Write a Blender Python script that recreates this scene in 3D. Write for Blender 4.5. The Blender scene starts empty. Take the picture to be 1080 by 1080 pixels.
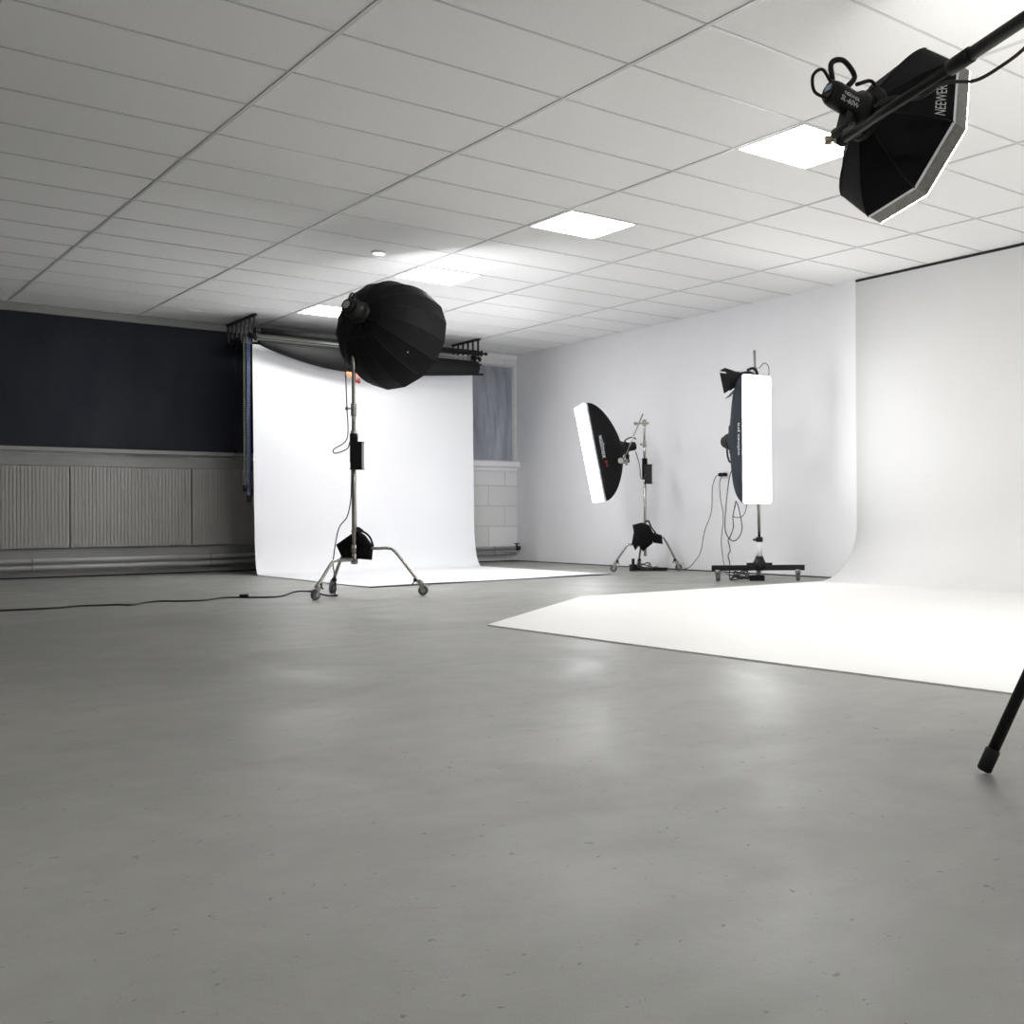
import bpy, bmesh, math, random
from mathutils import Vector, Matrix
random.seed(7)
PI = math.pi
SC = bpy.context.scene
COL = SC.collection

# ------------------------------------------------------------------ camera, world, exposure
yaw, pitch, roll, fpx, cxp = 0.7471, 0.0027, -0.0055, 1174.47, 810.0
Fv = Vector((math.sin(yaw)*math.cos(pitch), math.cos(yaw)*math.cos(pitch), math.sin(pitch)))
Rv = Vector((math.cos(yaw), -math.sin(yaw), 0)); Uv = Rv.cross(Fv)
Rr = math.cos(roll)*Rv + math.sin(roll)*Uv; Ur = -math.sin(roll)*Rv + math.cos(roll)*Uv
cam = bpy.data.cameras.new('camera'); co = bpy.data.objects.new('camera', cam); COL.objects.link(co)
cam.sensor_fit = 'HORIZONTAL'; cam.sensor_width = 36; cam.lens = 36*fpx/1080
cam.shift_x = -(cxp-540)/1080; cam.clip_start = .05; cam.clip_end = 60
co.matrix_world = Matrix(((Rr.x, Ur.x, -Fv.x, -2.0248), (Rr.y, Ur.y, -Fv.y, -3.8592), (Rr.z, Ur.z, -Fv.z, .615), (0, 0, 0, 1)))
SC.camera = co
W = bpy.data.worlds.new('world'); SC.world = W; W.use_nodes = True
W.node_tree.nodes['Background'].inputs[0].default_value = (.9, .93, 1, 1)
W.node_tree.nodes['Background'].inputs[1].default_value = .3
SC.view_settings.view_transform = 'Standard'; SC.view_settings.look = 'None'
SC.view_settings.gamma = 1; SC.view_settings.exposure = 0.15; SC.view_settings.use_curve_mapping = False

PANEL_POWER = 28.0      # ceiling panels
OVER_POWER = 27.0       # octagonal softbox on the boom
PARA_POWER = 15.0       # parabolic softbox
TILT_POWER = 15.0       # tilted rectangular softbox
STRIP_POWER = 11.0       # strip softbox

# ------------------------------------------------------------------ materials
def mat(name, col, rough=.5, metal=0, spec=.5, emit=None, power=0):
    m = bpy.data.materials.new(name); m.use_nodes = True
    b = m.node_tree.nodes['Principled BSDF']
    b.inputs['Base Color'].default_value = (*col, 1); b.inputs['Roughness'].default_value = rough
    b.inputs['Metallic'].default_value = metal; b.inputs['Specular IOR Level'].default_value = spec
    if emit: b.inputs['Emission Color'].default_value = (*emit, 1); b.inputs['Emission Strength'].default_value = power
    return m
def nodes(m): return m.node_tree.nodes, m.node_tree.links, m.node_tree.nodes['Principled BSDF']
def noisy(name, c1, c2, scale, rough=.6, bump=0, detail=4, spec=.4, stretch=(1, 1, 1), metal=0):
    m = mat(name, c1, rough, metal, spec); n, l, b = nodes(m)
    tc = n.new('ShaderNodeTexCoord'); mp = n.new('ShaderNodeMapping'); mp.inputs['Scale'].default_value = stretch
    nz = n.new('ShaderNodeTexNoise'); nz.inputs['Scale'].default_value = scale; nz.inputs['Detail'].default_value = detail
    cr = n.new('ShaderNodeValToRGB'); cr.color_ramp.elements[0].color = (*c1, 1); cr.color_ramp.elements[1].color = (*c2, 1)
    cr.color_ramp.elements[0].position = .3; cr.color_ramp.elements[1].position = .7
    l.new(tc.outputs['Object'], mp.inputs[0]); l.new(mp.outputs[0], nz.inputs['Vector']); l.new(nz.outputs[0], cr.inputs[0]); l.new(cr.outputs[0], b.inputs['Base Color'])
    if bump:
        bp = n.new('ShaderNodeBump'); bp.inputs['Strength'].default_value = bump; bp.inputs['Distance'].default_value = .01
        l.new(nz.outputs[0], bp.inputs['Height']); l.new(bp.outputs[0], b.inputs['Normal'])
    return m

def floor_material():
    m = mat('floor_paint', (.3, .3, .28), .42, 0, .45); n, l, b = nodes(m)
    tc = n.new('ShaderNodeTexCoord')
    def nz(scale, detail, rough=.55, dist=0, stretch=None):
        t = n.new('ShaderNodeTexNoise'); t.inputs['Scale'].default_value = scale; t.inputs['Detail'].default_value = detail
        t.inputs['Roughness'].default_value = rough; t.inputs['Distortion'].default_value = dist
        if stretch:
            mp = n.new('ShaderNodeMapping'); mp.inputs['Scale'].default_value = stretch; mp.inputs['Rotation'].default_value = (0, 0, .6)
            l.new(tc.outputs['Object'], mp.inputs[0]); l.new(mp.outputs[0], t.inputs['Vector'])
        else: l.new(tc.outputs['Object'], t.inputs['Vector'])
        return t
    def ramp(src, p0, c0, p1, c1):
        r = n.new('ShaderNodeValToRGB'); e = r.color_ramp.elements
        e[0].position = p0; e[0].color = (*c0, 1); e[1].position = p1; e[1].color = (*c1, 1)
        l.new(src.outputs[0], r.inputs[0]); return r
    def mul(a, c, f=1.0):
        x = n.new('ShaderNodeMix'); x.data_type = 'RGBA'; x.blend_type = 'MULTIPLY'; x.inputs[0].default_value = f
        l.new(a.outputs[0 if a.bl_idname != 'ShaderNodeMix' else 2], x.inputs[6]); l.new(c.outputs[0], x.inputs[7]); return x
    base = ramp(nz(.7, 5, .6, .6), .3, (.262, .263, .244), .72, (.308, .307, .285))
    a = mul(base, ramp(nz(9, 5, .6), .3, (.93, .93, .93), .7, (1.04, 1.04, 1.04)))
    a = mul(a, ramp(nz(420, 2), .3, (.9, .9, .9), .7, (1.08, 1.08, 1.08)))
    a = mul(a, ramp(nz(30, 3, .7, .3), .29, (.45, .45, .44), .34, (1, 1, 1)))            # dark specks
    a = mul(a, ramp(nz(5.5, 6, .75, 1.2, (1, 7, 1)), .27, (.62, .61, .59), .33, (1, 1, 1)))  # long scuffs
    l.new(a.outputs[2], b.inputs['Base Color'])
    rr = ramp(nz(1.6, 6, .65, 1.0), .3, (.36, .36, .36), .7, (.56, .56, .56)); l.new(rr.outputs[0], b.inputs['Roughness'])
    bp = n.new('ShaderNodeBump'); bp.inputs['Strength'].default_value = .12; bp.inputs['Distance'].default_value = .004
    l.new(nz(55, 4).outputs[0], bp.inputs['Height']); l.new(bp.outputs[0], b.inputs['Normal'])
    return m

def brick_material():
    m = mat('painted_block', (.7, .7, .68), .7); n, l, b = nodes(m)
    tc = n.new('ShaderNodeTexCoord'); sx = n.new('ShaderNodeSeparateXYZ'); cb = n.new('ShaderNodeCombineXYZ')
    l.new(tc.outputs['Object'], sx.inputs[0]); l.new(sx.outputs[0], cb.inputs[0]); l.new(sx.outputs[2], cb.inputs[1])
    mp = n.new('ShaderNodeMapping'); mp.inputs['Location'].default_value = (.07, .07, 0); l.new(cb.outputs[0], mp.inputs[0])
    br = n.new('ShaderNodeTexBrick'); br.inputs['Scale'].default_value = 1; br.inputs['Brick Width'].default_value = .5
    br.inputs['Row Height'].default_value = .275; br.inputs['Mortar Size'].default_value = .007; br.inputs['Mortar Smooth'].default_value = .4
    br.inputs['Color1'].default_value = (.87, .87, .86, 1); br.inputs['Color2'].default_value = (.76, .76, .745, 1); br.inputs['Mortar'].default_value = (.66, .66, .65, 1)
    l.new(mp.outputs[0], br.inputs['Vector']); l.new(br.outputs[0], b.inputs['Base Color'])
    bp = n.new('ShaderNodeBump'); bp.inputs['Strength'].default_value = .6; bp.inputs['Distance'].default_value = .01; bp.invert = True
    l.new(br.outputs['Fac'], bp.inputs['Height']); l.new(bp.outputs[0], b.inputs['Normal'])
    return m

M = dict(
    floor=floor_material(), block=brick_material(),
    tile=noisy('ceiling_tile', (.87, .867, .853), (.93, .927, .915), 90, .9, .08, 5, .1),
    tbar=mat('ceiling_rail', (.66, .66, .65), .36, .1),
    wall=noisy('white_wall', (.87, .87, .89), (.90, .90, .92), 1.2, .75, 0, 3, .2),
    dullwall=noisy('plain_wall', (.5, .5, .5), (.55, .55, .54), 1.2, .8, 0, 3, .2),
    cyc=noisy('cyclorama_paint', (.80, .795, .78), (.82, .817, .805), 1.5, .6, 0, 3, .25),
    gap=mat('shadow_gap', (.02, .02, .02), .8),
    blind=noisy('blackout_fabric', (.022, .024, .034), (.032, .034, .044), 3, .85, .1, 6, .25, (1, 1, .4)),
    plastic=noisy('grey_sheeting', (.27, .29, .33), (.40, .42, .47), 2.2, .45, .6, 6, .5, (3.5, 1, .6)),
    tape=mat('masking_tape', (.62, .62, .62), .5),
    grey=noisy('grey_paint', (.30, .295, .28), (.34, .335, .32), 2, .55, 0, 3, .4),
    ledge=noisy('ledge_paint', (.26, .26, .25), (.30, .295, .285), 2, .5, 0, 3, .4),
    rib=noisy('ribbed_metal', (.33, .32, .30), (.37, .36, .335), 1.5, .5, 0, 3, .4),
    pipe=mat('pipe_paint', (.36, .36, .35), .4),
    paper=noisy('white_paper', (.68, .684, .70), (.70, .704, .72), 1, .7, 0, 2, .2),
    blackpaper=noisy('black_paper', (.006, .006, .006), (.010, .010, .010), 3, .7, .1, 3, .2),
    alu=mat('brushed_aluminium', (.75, .8, .72), .3, 1),
    chrome=noisy('chrome', (.42, .40, .38), (.47, .45, .43), 3, .25, 0, 2, .5, (1, 1, 1), 1),
    dullchrome=mat('dull_steel', (.36, .35, .33), .42, .9),
    black=mat('black_metal', (.006, .006, .0065), .45, 0, .3),
    blackplastic=mat('black_plastic', (.008, .008, .0085), .45, 0, .3),
    fabric=noisy('black_fabric', (.004, .004, .0045), (.007, .007, .0085), 14, .7, .25, 5, .2),
    navy=noisy('navy_fabric', (.013, .018, .027), (.020, .027, .038), 8, .65, .2, 4, .3),
    bag=noisy('sandbag_canvas', (.005, .005, .0055), (.009, .009, .0095), 40, .85, .5, 5, .15),
    seam=mat('dark_seam', (.005, .005, .005), .7),
    lip=noisy('silver_lip', (.20, .198, .18), (.27, .265, .245), 60, .6, .3, 3, .4, (1, 1, 1)),
    whitelip=mat('white_lip', (.75, .76, .8), .6),
    print_=mat('white_print', (.8, .8, .8), .5), redprint=mat('red_print', (.5, .04, .03), .5),
    rubber=mat('rubber', (.008, .008, .009), .6, 0, .3), wheel=mat('caster_tyre', (.10, .10, .10), .6),
    cable=mat('cable_rubber', (.012, .012, .012), .5), orange=mat('orange_plastic', (.85, .25, .12), .45),
    red=mat('red_rubber', (.35, .03, .03), .5), brass=mat('dull_brass', (.38, .34, .25), .4, .8),
    bluebead=mat('blue_chain', (.02, .07, .16), .35), violetbead=mat('violet_chain', (.13, .15, .28), .35), greenbead=mat('olive_chain', (.08, .09, .07), .4),
    whiteplastic=mat('white_plastic', (.8, .8, .8), .4), screen=mat('pale_display', (.35, .45, .6), .2),
    panel=mat('ceiling_light_glow', (.9, .9, .9), .5, emit=(1, .985, .96), power=PANEL_POWER),
    spot=mat('downlight_glow', (.9, .9, .9), .5, emit=(1, 1, 1), power=1.5),
    g_over=mat('boom_softbox_glow', (.9, .9, .9), .6, emit=(1, .985, .96), power=OVER_POWER),
    g_para=mat('parabolic_glow', (.9, .9, .9), .6, emit=(.95, .96, 1), power=PARA_POWER),
    g_tilt=mat('tilted_softbox_glow', (.9, .9, .9), .6, emit=(.96, .97, 1), power=TILT_POWER),
    g_strip=mat('strip_softbox_glow', (.9, .9, .9), .6, emit=(.98, .985, 1), power=STRIP_POWER),
)
M['sheen'] = M['blackpaper']

# ------------------------------------------------------------------ geometry helpers
def V(*a): return Vector(a if len(a) > 1 else a[0])
class MB:
    def __init__(s): s.v = []; s.f = []; s.mi = []; s.sm = []; s.m = 0
    def mat(s, i): s.m = i; return s
    def add(s, vs, fs, smooth=False):
        o = len(s.v); s.v += [tuple(p) for p in vs]
        for f in fs: s.f.append(tuple(i+o for i in f)); s.mi.append(s.m); s.sm.append(smooth)
        return s
    def box(s, a, b):
        x0, y0, z0 = a; x1, y1, z1 = b
        vs = [(x, y, z) for z in (z0, z1) for y in (y0, y1) for x in (x0, x1)]
        return s.add(vs, [(0, 2, 3, 1), (4, 5, 7, 6), (0, 1, 5, 4), (2, 6, 7, 3), (0, 4, 6, 2), (1, 3, 7, 5)])
    def bar(s, p, q, w, h, up=(0, 0, 1)):                     # rectangular bar from p to q
        p, q = V(p), V(q); d = (q-p).normalized(); u = V(up)
        if abs(d.dot(u)) > .98: u = V(1, 0, 0)
        a = d.cross(u).normalized()*w/2; b = a.cross(d).normalized()*h/2
        vs = [o+sa*a+sb*b for o in (p, q) for sa, sb in ((-1, -1), (1, -1), (1, 1), (-1, 1))]
        return s.add(vs, [(0, 1, 2, 3), (7, 6, 5, 4), (0, 4, 5, 1), (1, 5, 6, 2), (2, 6, 7, 3), (3, 7, 4, 0)])
    def tube(s, pts, r, n=12, cap=True, closed=False):
        pts = [V(p) for p in pts]; k = len(pts); rs = r if isinstance(r, (list, tuple)) else [r]*k
        vs = []; prev = None
        for i, p in enumerate(pts):
            if closed: d = pts[(i+1) % k]-pts[i-1]
            else: d = pts[min(i+1, k-1)]-pts[max(i-1, 0)]
            d.normalize()
            if prev is None:
                a = d.cross(V(0, 0, 1))
                if a.length < .05: a = d.cross(V(1, 0, 0))
                a.normalize()
            else:
                a = prev-d*prev.dot(d)
                if a.length < 1e-5: a = d.orthogonal()
                a.normalize()
            prev = a; b = d.cross(a)
            for j in range(n):
                t = 2*PI*j/n; vs.append(p+rs[i]*(math.cos(t)*a+math.sin(t)*b))
        fs = []
        for i in range(k if closed else k-1):
            for j in range(n):
                i2 = (i+1) % k
                fs.append((i*n+j, i*n+(j+1) % n, i2*n+(j+1) % n, i2*n+j))
        s.add(vs, fs, True)
        if cap and not closed: s.add([vs[j] for j in range(n)], [tuple(reversed(range(n)))]); s.add(vs[-n:], [tuple(range(n))])
        return s
    def cyl(s, p, q, r, n=20, bev=0):
        p, q = V(p), V(q)
        if bev:
            d = (q-p).normalized(); return s.tube([p, p+d*bev, q-d*bev, q], [r-bev, r, r, r-bev], n)
        return s.tube([p, q], r, n)
    def ball(s, c, r, n=10, sz=(1, 1, 1)):
        c = V(c); vs = []; fs = []
        for i in range(n+1):
            t = PI*i/n
            for j in range(2*n):
                q = PI*j/n; vs.append((c.x+r*sz[0]*math.sin(t)*math.cos(q), c.y+r*sz[1]*math.sin(t)*math.sin(q), c.z+r*sz[2]*math.cos(t)))
        for i in range(n):
            for j in range(2*n): fs.append((i*2*n+j, (i+1)*2*n+j, (i+1)*2*n+(j+1) % (2*n), i*2*n+(j+1) % (2*n)))
        return s.add(vs, fs, True)
def build(name, mb, mats, parent=None, root=None, weld=True):
    """link everything gathered in mb as ONE mesh object; coordinates are the place's own"""
    if not isinstance(mats, (list, tuple)): mats = [mats]
    off = V(root.location) if root else V(0, 0, 0)
    me = bpy.data.meshes.new(name); me.from_pydata([V(p)-off for p in mb.v], [], mb.f)
    for m in mats: me.materials.append(m)
    me.polygons.foreach_set('material_index', mb.mi); me.polygons.foreach_set('use_smooth', mb.sm)
    bm = bmesh.new(); bm.from_mesh(me)
    if weld: bmesh.ops.remove_doubles(bm, verts=bm.verts, dist=1e-6)
    bmesh.ops.recalc_face_normals(bm, faces=bm.faces); bm.to_mesh(me); bm.free(); me.update()
    o = bpy.data.objects.new(name, me); COL.objects.link(o)
    if parent: o.parent = parent
    return o
def thing(name, label, cat, loc, group=None):
    o = bpy.data.objects.new(name, None); COL.objects.link(o); o.location = loc; o.empty_display_size = .1
    o['label'] = label; o['category'] = cat
    if group: o['group'] = group
    return o
def solo(name, mb, mats, label, cat, loc=None, group=None, weld=True):
    if loc is None:
        zmin = min(p[2] for p in mb.v); loc = (sum(p[0] for p in mb.v)/len(mb.v), sum(p[1] for p in mb.v)/len(mb.v), zmin)
    class R: pass
    r = R(); r.location = loc
    o = build(name, mb, mats, None, r, weld); o.location = loc; o['label'] = label; o['category'] = cat
    if group: o['group'] = group
    return o
def struct(name, mb, mats, parent=None):
    o = build(name, mb, mats, parent)
    if not parent: o['kind'] = 'structure'
    return o
def bez(pts, seg=8):                                          # smooth path through points (Catmull-Rom)
    P = [V(p) for p in pts]; P = [2*P[0]-P[1]]+P+[2*P[-1]-P[-2]]; out = []
    for i in range(1, len(P)-2):
        a, b, c, d = P[i-1:i+3]
        for k in range(seg):
            t = k/seg; out.append(.5*((2*b)+(c-a)*t+(2*a-5*b+4*c-d)*t*t+(3*b-a-3*c+d)*t**3))
    out.append(P[-2]); return out
def text_mesh(body, size):
    cu = bpy.data.curves.new('t', 'FONT'); cu.body = body; cu.size = size; cu.align_x = 'CENTER'; cu.align_y = 'CENTER'
    ob = bpy.data.objects.new('t', cu); COL.objects.link(ob); bpy.context.view_layer.update()
    me = bpy.data.meshes.new_from_object(ob.evaluated_get(bpy.context.evaluated_depsgraph_get()))
    vs = [tuple(v.co) for v in me.vertices]; fs = [tuple(p.vertices) for p in me.polygons]
    bpy.data.objects.remove(ob); bpy.data.curves.remove(cu); bpy.data.meshes.remove(me)
    return vs, fs

# ------------------------------------------------------------------ the room
CZ = 2.828; XR = 5.865; WK = .0171; YB = 9.75; XL = -5.2; YF = -7.4
struct('floor', MB().box((XL, YF, -.1), (XR, YB, 0)), M['floor'])
struct('ceiling', MB().box((XL, YF, CZ+.004), (XR, YB, CZ+.1)), M['tile'])
g = MB()
k = -4
while 1.2*k < XR:
    x = 1.2*k
    if x > XL: g.box((x-.010, YF, CZ-.002), (x+.010, YB, CZ+.0045))
    k += 1
k = -12
while .6*k < YB:
    y = .6*k
    if y > YF: g.box((XL, y-.006, CZ-.001), (XR, y+.006, CZ+.0045))
    k += 1
panels = [(2.4, y) for y in (.6, 3.0, 5.4, 7.8, -1.8, -4.2)]+[(-2.4, y) for y in (-6.6, -1.8)]  # left row and rear panels are unseen, added for more ambient light
for x, y in panels: g.box((x+.6-.006, y, CZ-.001), (x+.6+.006, y+.6, CZ+.0045))
struct('trim_1', g, M['tbar'])
struct('wall_back', MB().box((XL, YB, 0), (XR+.1, YB+.12, CZ+.1)), M['block'])
def xr(y): return XR-WK*(YB-y)                               # the right wall stands slightly off square
def skew(mb): mb.v = [(x-WK*(YB-y), y, z) for x, y, z in mb.v]; return mb
struct('wall_right', skew(MB().box((XR, YF, 0), (XR+.12, YB+.1, CZ+.1))), M['wall'])
struct('wall_left', MB().box((XL-.12, YF, 0), (XL, YB, CZ+.1)), M['dullwall'])
struct('wall_front', MB().box((XL, YF-.12, 0), (XR+.1, YF, CZ+.1)), M['dullwall'])
struct('trim_2', MB().box((XL, YB-.07, 2.745), (4.98, YB, CZ)), M['grey'])
struct('trim_3', MB().box((4.98, YB-.03, 2.765), (XR, YB, CZ)), M['wall'])
struct('trim_4', MB().box((XL, YB-.11, 1.318), (4.9, YB, 1.36)).box((XL, YB-.05, 1.17), (4.9, YB, 1.285)), M['ledge'])
struct('trim_7', MB().box((4.9, YB-.09, 1.29), (XR, YB, 1.36)).box((4.9, YB-.03, 1.235), (XR, YB, 1.29)), M['wall'])
struct('baseboard_right', skew(MB().box((XR-.008, 3.34, 0), (XR, YB, .011))), M['gap'])
struct('baseboard_back', MB().box((XL, YB-.014, 0), (XR, YB, .015)), M['gap'])
struct('trim_6', MB().box((XL, YB-.012, .015), (2.6, YB, .31)), M['grey'])

# cyclorama: wall, cove and floor apron in one white surface with a cut-off corner
r = .52; y1 = 3.28; xw = XR-.025
prof = [(xw, CZ-.022)]
for i in range(0, 17):
    a = PI/2*i/16
    prof.append((xw-r+r*math.cos(a), .007+r-r*math.sin(a)))
c = MB()
vs = []
for (x, z) in prof: vs += [(x, YF, z), (x, y1, z)]
c.add(vs, [(2*i, 2*i+1, 2*i+3, 2*i+2) for i in range(len(prof)-1)], True)
xe = xw-r
apron = [(xe, y1), (2.66, 3.29), (1.075, 1.82), (1.10, 0), (1.15, -1.65), (1.22, YF), (xe, YF)]
ap = [(x if i in (0, 6) else x+WK*(YB-y), y) for i, (x, y) in enumerate(apron)]
c.add([(x, y, .007) for x, y in ap]+[(x, y, 0) for x, y in ap],
      [tuple(range(7))]+[(i, i+1, i+8, i+7) for i in range(5)])
# side face of the cove
side = [(x, y1, z) for x, z in prof]+[(xw-r, y1, 0)]
back = [(XR-.002, y1, CZ-.022), (XR-.002, y1, 0)]
for i in range(len(prof)-1):
    x0, z0 = prof[i]; x1, z1 = prof[i+1]
    c.add([(x0, y1, z0), (x1, y1, z1), (XR-.002, y1, z1), (XR-.002, y1, z0)], [(0, 1, 2, 3)])
c.add([(xw-r, y1, .007), (xw-r, y1, 0), (XR-.002, y1, 0), (XR-.002, y1, .007)], [(0, 1, 2, 3)])
struct('wall_cyclorama', skew(c), M['cyc'])
struct('trim_5', skew(MB().box((xw-.002, YF, CZ-.022), (XR, y1, CZ))), M['gap'])

# blinds over the windows
def blind(x0, x1, label):
    b = MB(); n = 24; vs = []; fs = []
    for i in range(n+1):
        x = x0+(x1-x0)*i/n
        for z in (1.362, 2.75): vs.append((x, YB-.035-.004*math.sin(i*1.7), z))
    for i in range(n): fs.append((2*i, 2*i+2, 2*i+3, 2*i+1))
    b.add(vs, fs, True); b.box((x0+.01, YB-.032, 1.361), (x1-.01, YB-.001, 2.75))
    t = thing('blackout_blind', label, 'blind', ((x0+x1)/2, YB-.03, 1.362), 'blackout blinds along the back wall')
    build('fabric', b, M['blind'], t, t)
    build('bottom_rail', MB().box((x0, YB-.055, 1.362), (x1, YB-.044, 1.385)), M['blind'], t, t)
blind(-1.6, 2.20, 'wide dark navy blackout blind at far left above the grey ledge')
blind(2.205, 4.93, 'dark blackout blind mostly hidden behind the white paper backdrop')

# grey plastic sheet taped over the right-hand window
b = MB(); nx, nz_ = 40, 40; vs = []; fs = []
for i in range(nx+1):
    for j in range(nz_+1):
        x = 5.0+.80*i/nx; z = 1.375+1.29*j/nz_
        e = min(i, nx-i, 6)/6*min(j, nz_-j, 5)/5
        y = YB-.012-e*(.018+.016*math.sin(x*38+math.sin(z*5)*1.6)+.009*math.sin(x*83+z*9)+.006*math.sin(z*31+x*19))
        vs.append((x, y, z))
for i in range(nx):
    for j in range(nz_): q = i*(nz_+1)+j; fs.append((q, q+nz_+1, q+nz_+2, q+1))
b.add(vs, fs, True)
t = thing('plastic_sheet', 'crinkled grey sheeting taped over window in the back corner', 'sheet', (5.35, YB-.01, 1.375))
build('sheeting', b, M['plastic'], t, t)
build('tape', MB().box((5.79, YB-.014, 1.375), (5.825, YB-.006, 2.68)).box((5.0, YB-.014, 2.655), (5.8, YB-.006, 2.68)).box((5.0, YB-.014, 1.362), (5.8, YB-.006, 1.38)), M['tape'], t, t)

# ribbed heating panels below the ledge
def ribbed(x0, x1, label):
    t = thing('ribbed_radiator', label, 'radiator', ((x0+x1)/2, YB, .30), 'ribbed radiator panels below the window ledge')
    n = max(4, int((x1-x0)/.033)); p = (x1-x0-.008)/n; vs = []; x = x0+.004
    pr = []
    for i in range(n): pr += [(x, YB-.066), (x+p*.12, YB-.066), (x+p*.3, YB-.0672), (x+p*.82, YB-.0672)]; x += p
    pr.append((x1-.004, YB-.066)); b = MB(); m = len(pr)
    b.add([(a, y, .315) for a, y in pr]+[(a, y, 1.165) for a, y in pr], [(i, i+1, m+i+1, m+i) for i in range(m-1)])
    b.box((x0+.004, YB-.066, .315), (x1-.004, YB-.02, 1.165))
    build('ribbed_front', b, M['rib'], t, t, False)
    for s in (x0+.15, x1-.18): build('wall_bracket', MB().box((s, YB-.03, .36), (s+.03, YB, 1.1)), M['grey'], t, t)
ribbed(-1.81, -.637, 'ribbed grey radiator panel beyond the left edge of the picture')
ribbed(-.637, .539, 'leftmost ribbed grey radiator panel below the dark blind')
ribbed(.539, 1.715, 'middle ribbed grey radiator panel below the dark blind')
ribbed(1.715, 2.55, 'ribbed grey radiator panel running behind left edge of the white backdrop')

# heating pipes along the foot of the back wall
for z, lab in ((.182, 'upper grey heating pipe running along foot of the back wall'), (.112, 'lower grey heating pipe running along foot of the back wall')):
    t = thing('heating_pipe', lab, 'pipe', (2, YB-.1, z), 'heating pipes along the back wall')
    build('pipe', MB().tube([(XL+.05, YB-.12, z), (XR-.09, YB-.12, z)], .026, 14), M['pipe'], t, t)
    for x in (-1.5, .2, 1.9, 5.45):
        build('pipe_clip', MB().box((x-.012, YB-.12, z-.006), (x+.012, YB, z+.006)).cyl((x-.012, YB-.12, z), (x+.012, YB-.12, z), .03, 14), M['grey'], t, t)
    if z > .15:
        build('valve', MB().cyl((XR-.10, YB-.12, z), (XR-.03, YB-.12, z), .03, 14).cyl((XR-.075, YB-.12, z), (XR-.075, YB-.12, z+.06), .012, 10).box((XR-.11, YB-.125, z+.055), (XR-.04, YB-.115, z+.068)), M['black'], t, t)

# ------------------------------------------------------------------ ceiling lights
lab = {.6: 'square white ceiling light panel beside the boom-mounted octagonal softbox', 3.0: 'square white ceiling light panel in the middle of the ceiling',
       5.4: 'square white ceiling light panel just above the round black softbox', 7.8: 'farthest square ceiling light panel, beside the black backdrop roll',
       -1.8: 'unseen square ceiling light panel added behind the overhead boom', -4.2: 'unseen square ceiling light panel added nearest the front wall'}
lab2 = {-6.6: 'unseen ceiling light panel added in the left corner by front wall', -1.8: 'unseen ceiling light panel added at left, farther from the front wall'}
for X0, y in panels:
    t = thing('ceiling_light', lab[y] if X0 > 0 else lab2[y], 'ceiling light', (X0+.3, y+.3, CZ), 'square light panels in the ceiling grid')
    x0, x1 = X0+.012, X0+.6-.0075; a, b_ = y+.0075, y+.5925; zz = CZ-.004
    f = MB()
    for p, q in (((x0, a), (x1, a+.01)), ((x0, b_-.01), (x1, b_)), ((x0, a), (x0+.01, b_)), ((x1-.01, a), (x1, b_))): f.box((*p, zz), (*q, CZ+.003))
    build('frame', f, M['whiteplastic'], t, t)
    build('diffuser', MB().box((x0+.01, a+.01, zz+.001), (x1-.01, b_-.01, CZ+.003)), M['panel'], t, t)
t = thing('downlight', 'small round white spot in the ceiling above the round black softbox', 'downlight', (1.916, 5.163, CZ-.01))
build('trim_ring', MB().cyl((1.916, 5.163, CZ+.004), (1.916, 5.163, CZ-.012), .06, 24, .002), M['whiteplastic'], t, t)
build('lens', MB().cyl((1.916, 5.163, CZ-.011), (1.916, 5.163, CZ-.018), .048, 24, .003), M['spot'], t, t)

# ------------------------------------------------------------------ paper backdrop hanging system
def bracket(x, ys, label, group):
    t = thing('roll_bracket', label, 'bracket', (x, ys[0], 2.5), group)
    build('ceiling_rail', MB().bar((x, ys[0]-.04, CZ-.012), (x, ys[-1]+.03, CZ-.012), .03, .02), M['black'], t, t)
    for i, y in enumerate(ys):
        u = MB().bar((x, y, CZ-.012), (x, y, 2.585), .016, .02, (0, 1, 0))
        u.tube([(x, y, 2.59), (x, y-.01, 2.555), (x, y-.045, 2.54), (x, y-.075, 2.565)], .009, 8)
        build('hook', u, M['black'], t, t)
    return t
XA, XB = 2.10, 4.75
yL = [8.78+.145*i for i in range(7)]; yR = [8.75+.13*i for i in range(6)]
bracket(XA, yL, 'black seven-hook ceiling bracket holding the left end of paper rolls', 'roll brackets')
bracket(XB, yR, 'black six-hook ceiling bracket holding the right end of paper rolls', 'roll brackets')
def drum(x, y, z, r, s):                                     # expander with chain wheel on a roll's end
    return MB().cyl((x, y, z), (x+s*.05, y, z), r, 18).cyl((x+s*.05, y, z), (x+s*.062, y, z), r*1.35, 18)
def paper_roll(y, z, r, mat_, label, core=True, x0=2.14, x1=4.71):
    t = thing('paper_roll', label, 'paper roll', ((x0+x1)/2, y, z-r), 'rolls on the backdrop brackets')
    build('rolled_paper', MB().cyl((x0, y, z), (x1, y, z), r, 24), mat_, t, t)
    build('chain_wheel', drum(x0, y, z, .028, -1), M['black'], t, t)
    k = drum(x1, y, z, .028, 1); k.cyl((x1+.05, y, z), (x1+.11, y, z), .012, 10).ball((x1+.12, y, z), .022, 8)
    build('end_knob', k, M['black'], t, t)
paper_roll(8.70, 2.64, .034, M['blackpaper'], 'black paper roll highest and nearest on the backdrop brackets')
paper_roll(8.86, 2.60, .015, M['alu'], 'pale greenish aluminium tube between the black rolls')
paper_roll(9.30, 2.60, .05, M['blackpaper'], 'black paper roll at the back of the ceiling brackets')
paper_roll(9.46, 2.60, .045, M['blackpaper'], 'second black paper roll at the back of the brackets')

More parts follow.
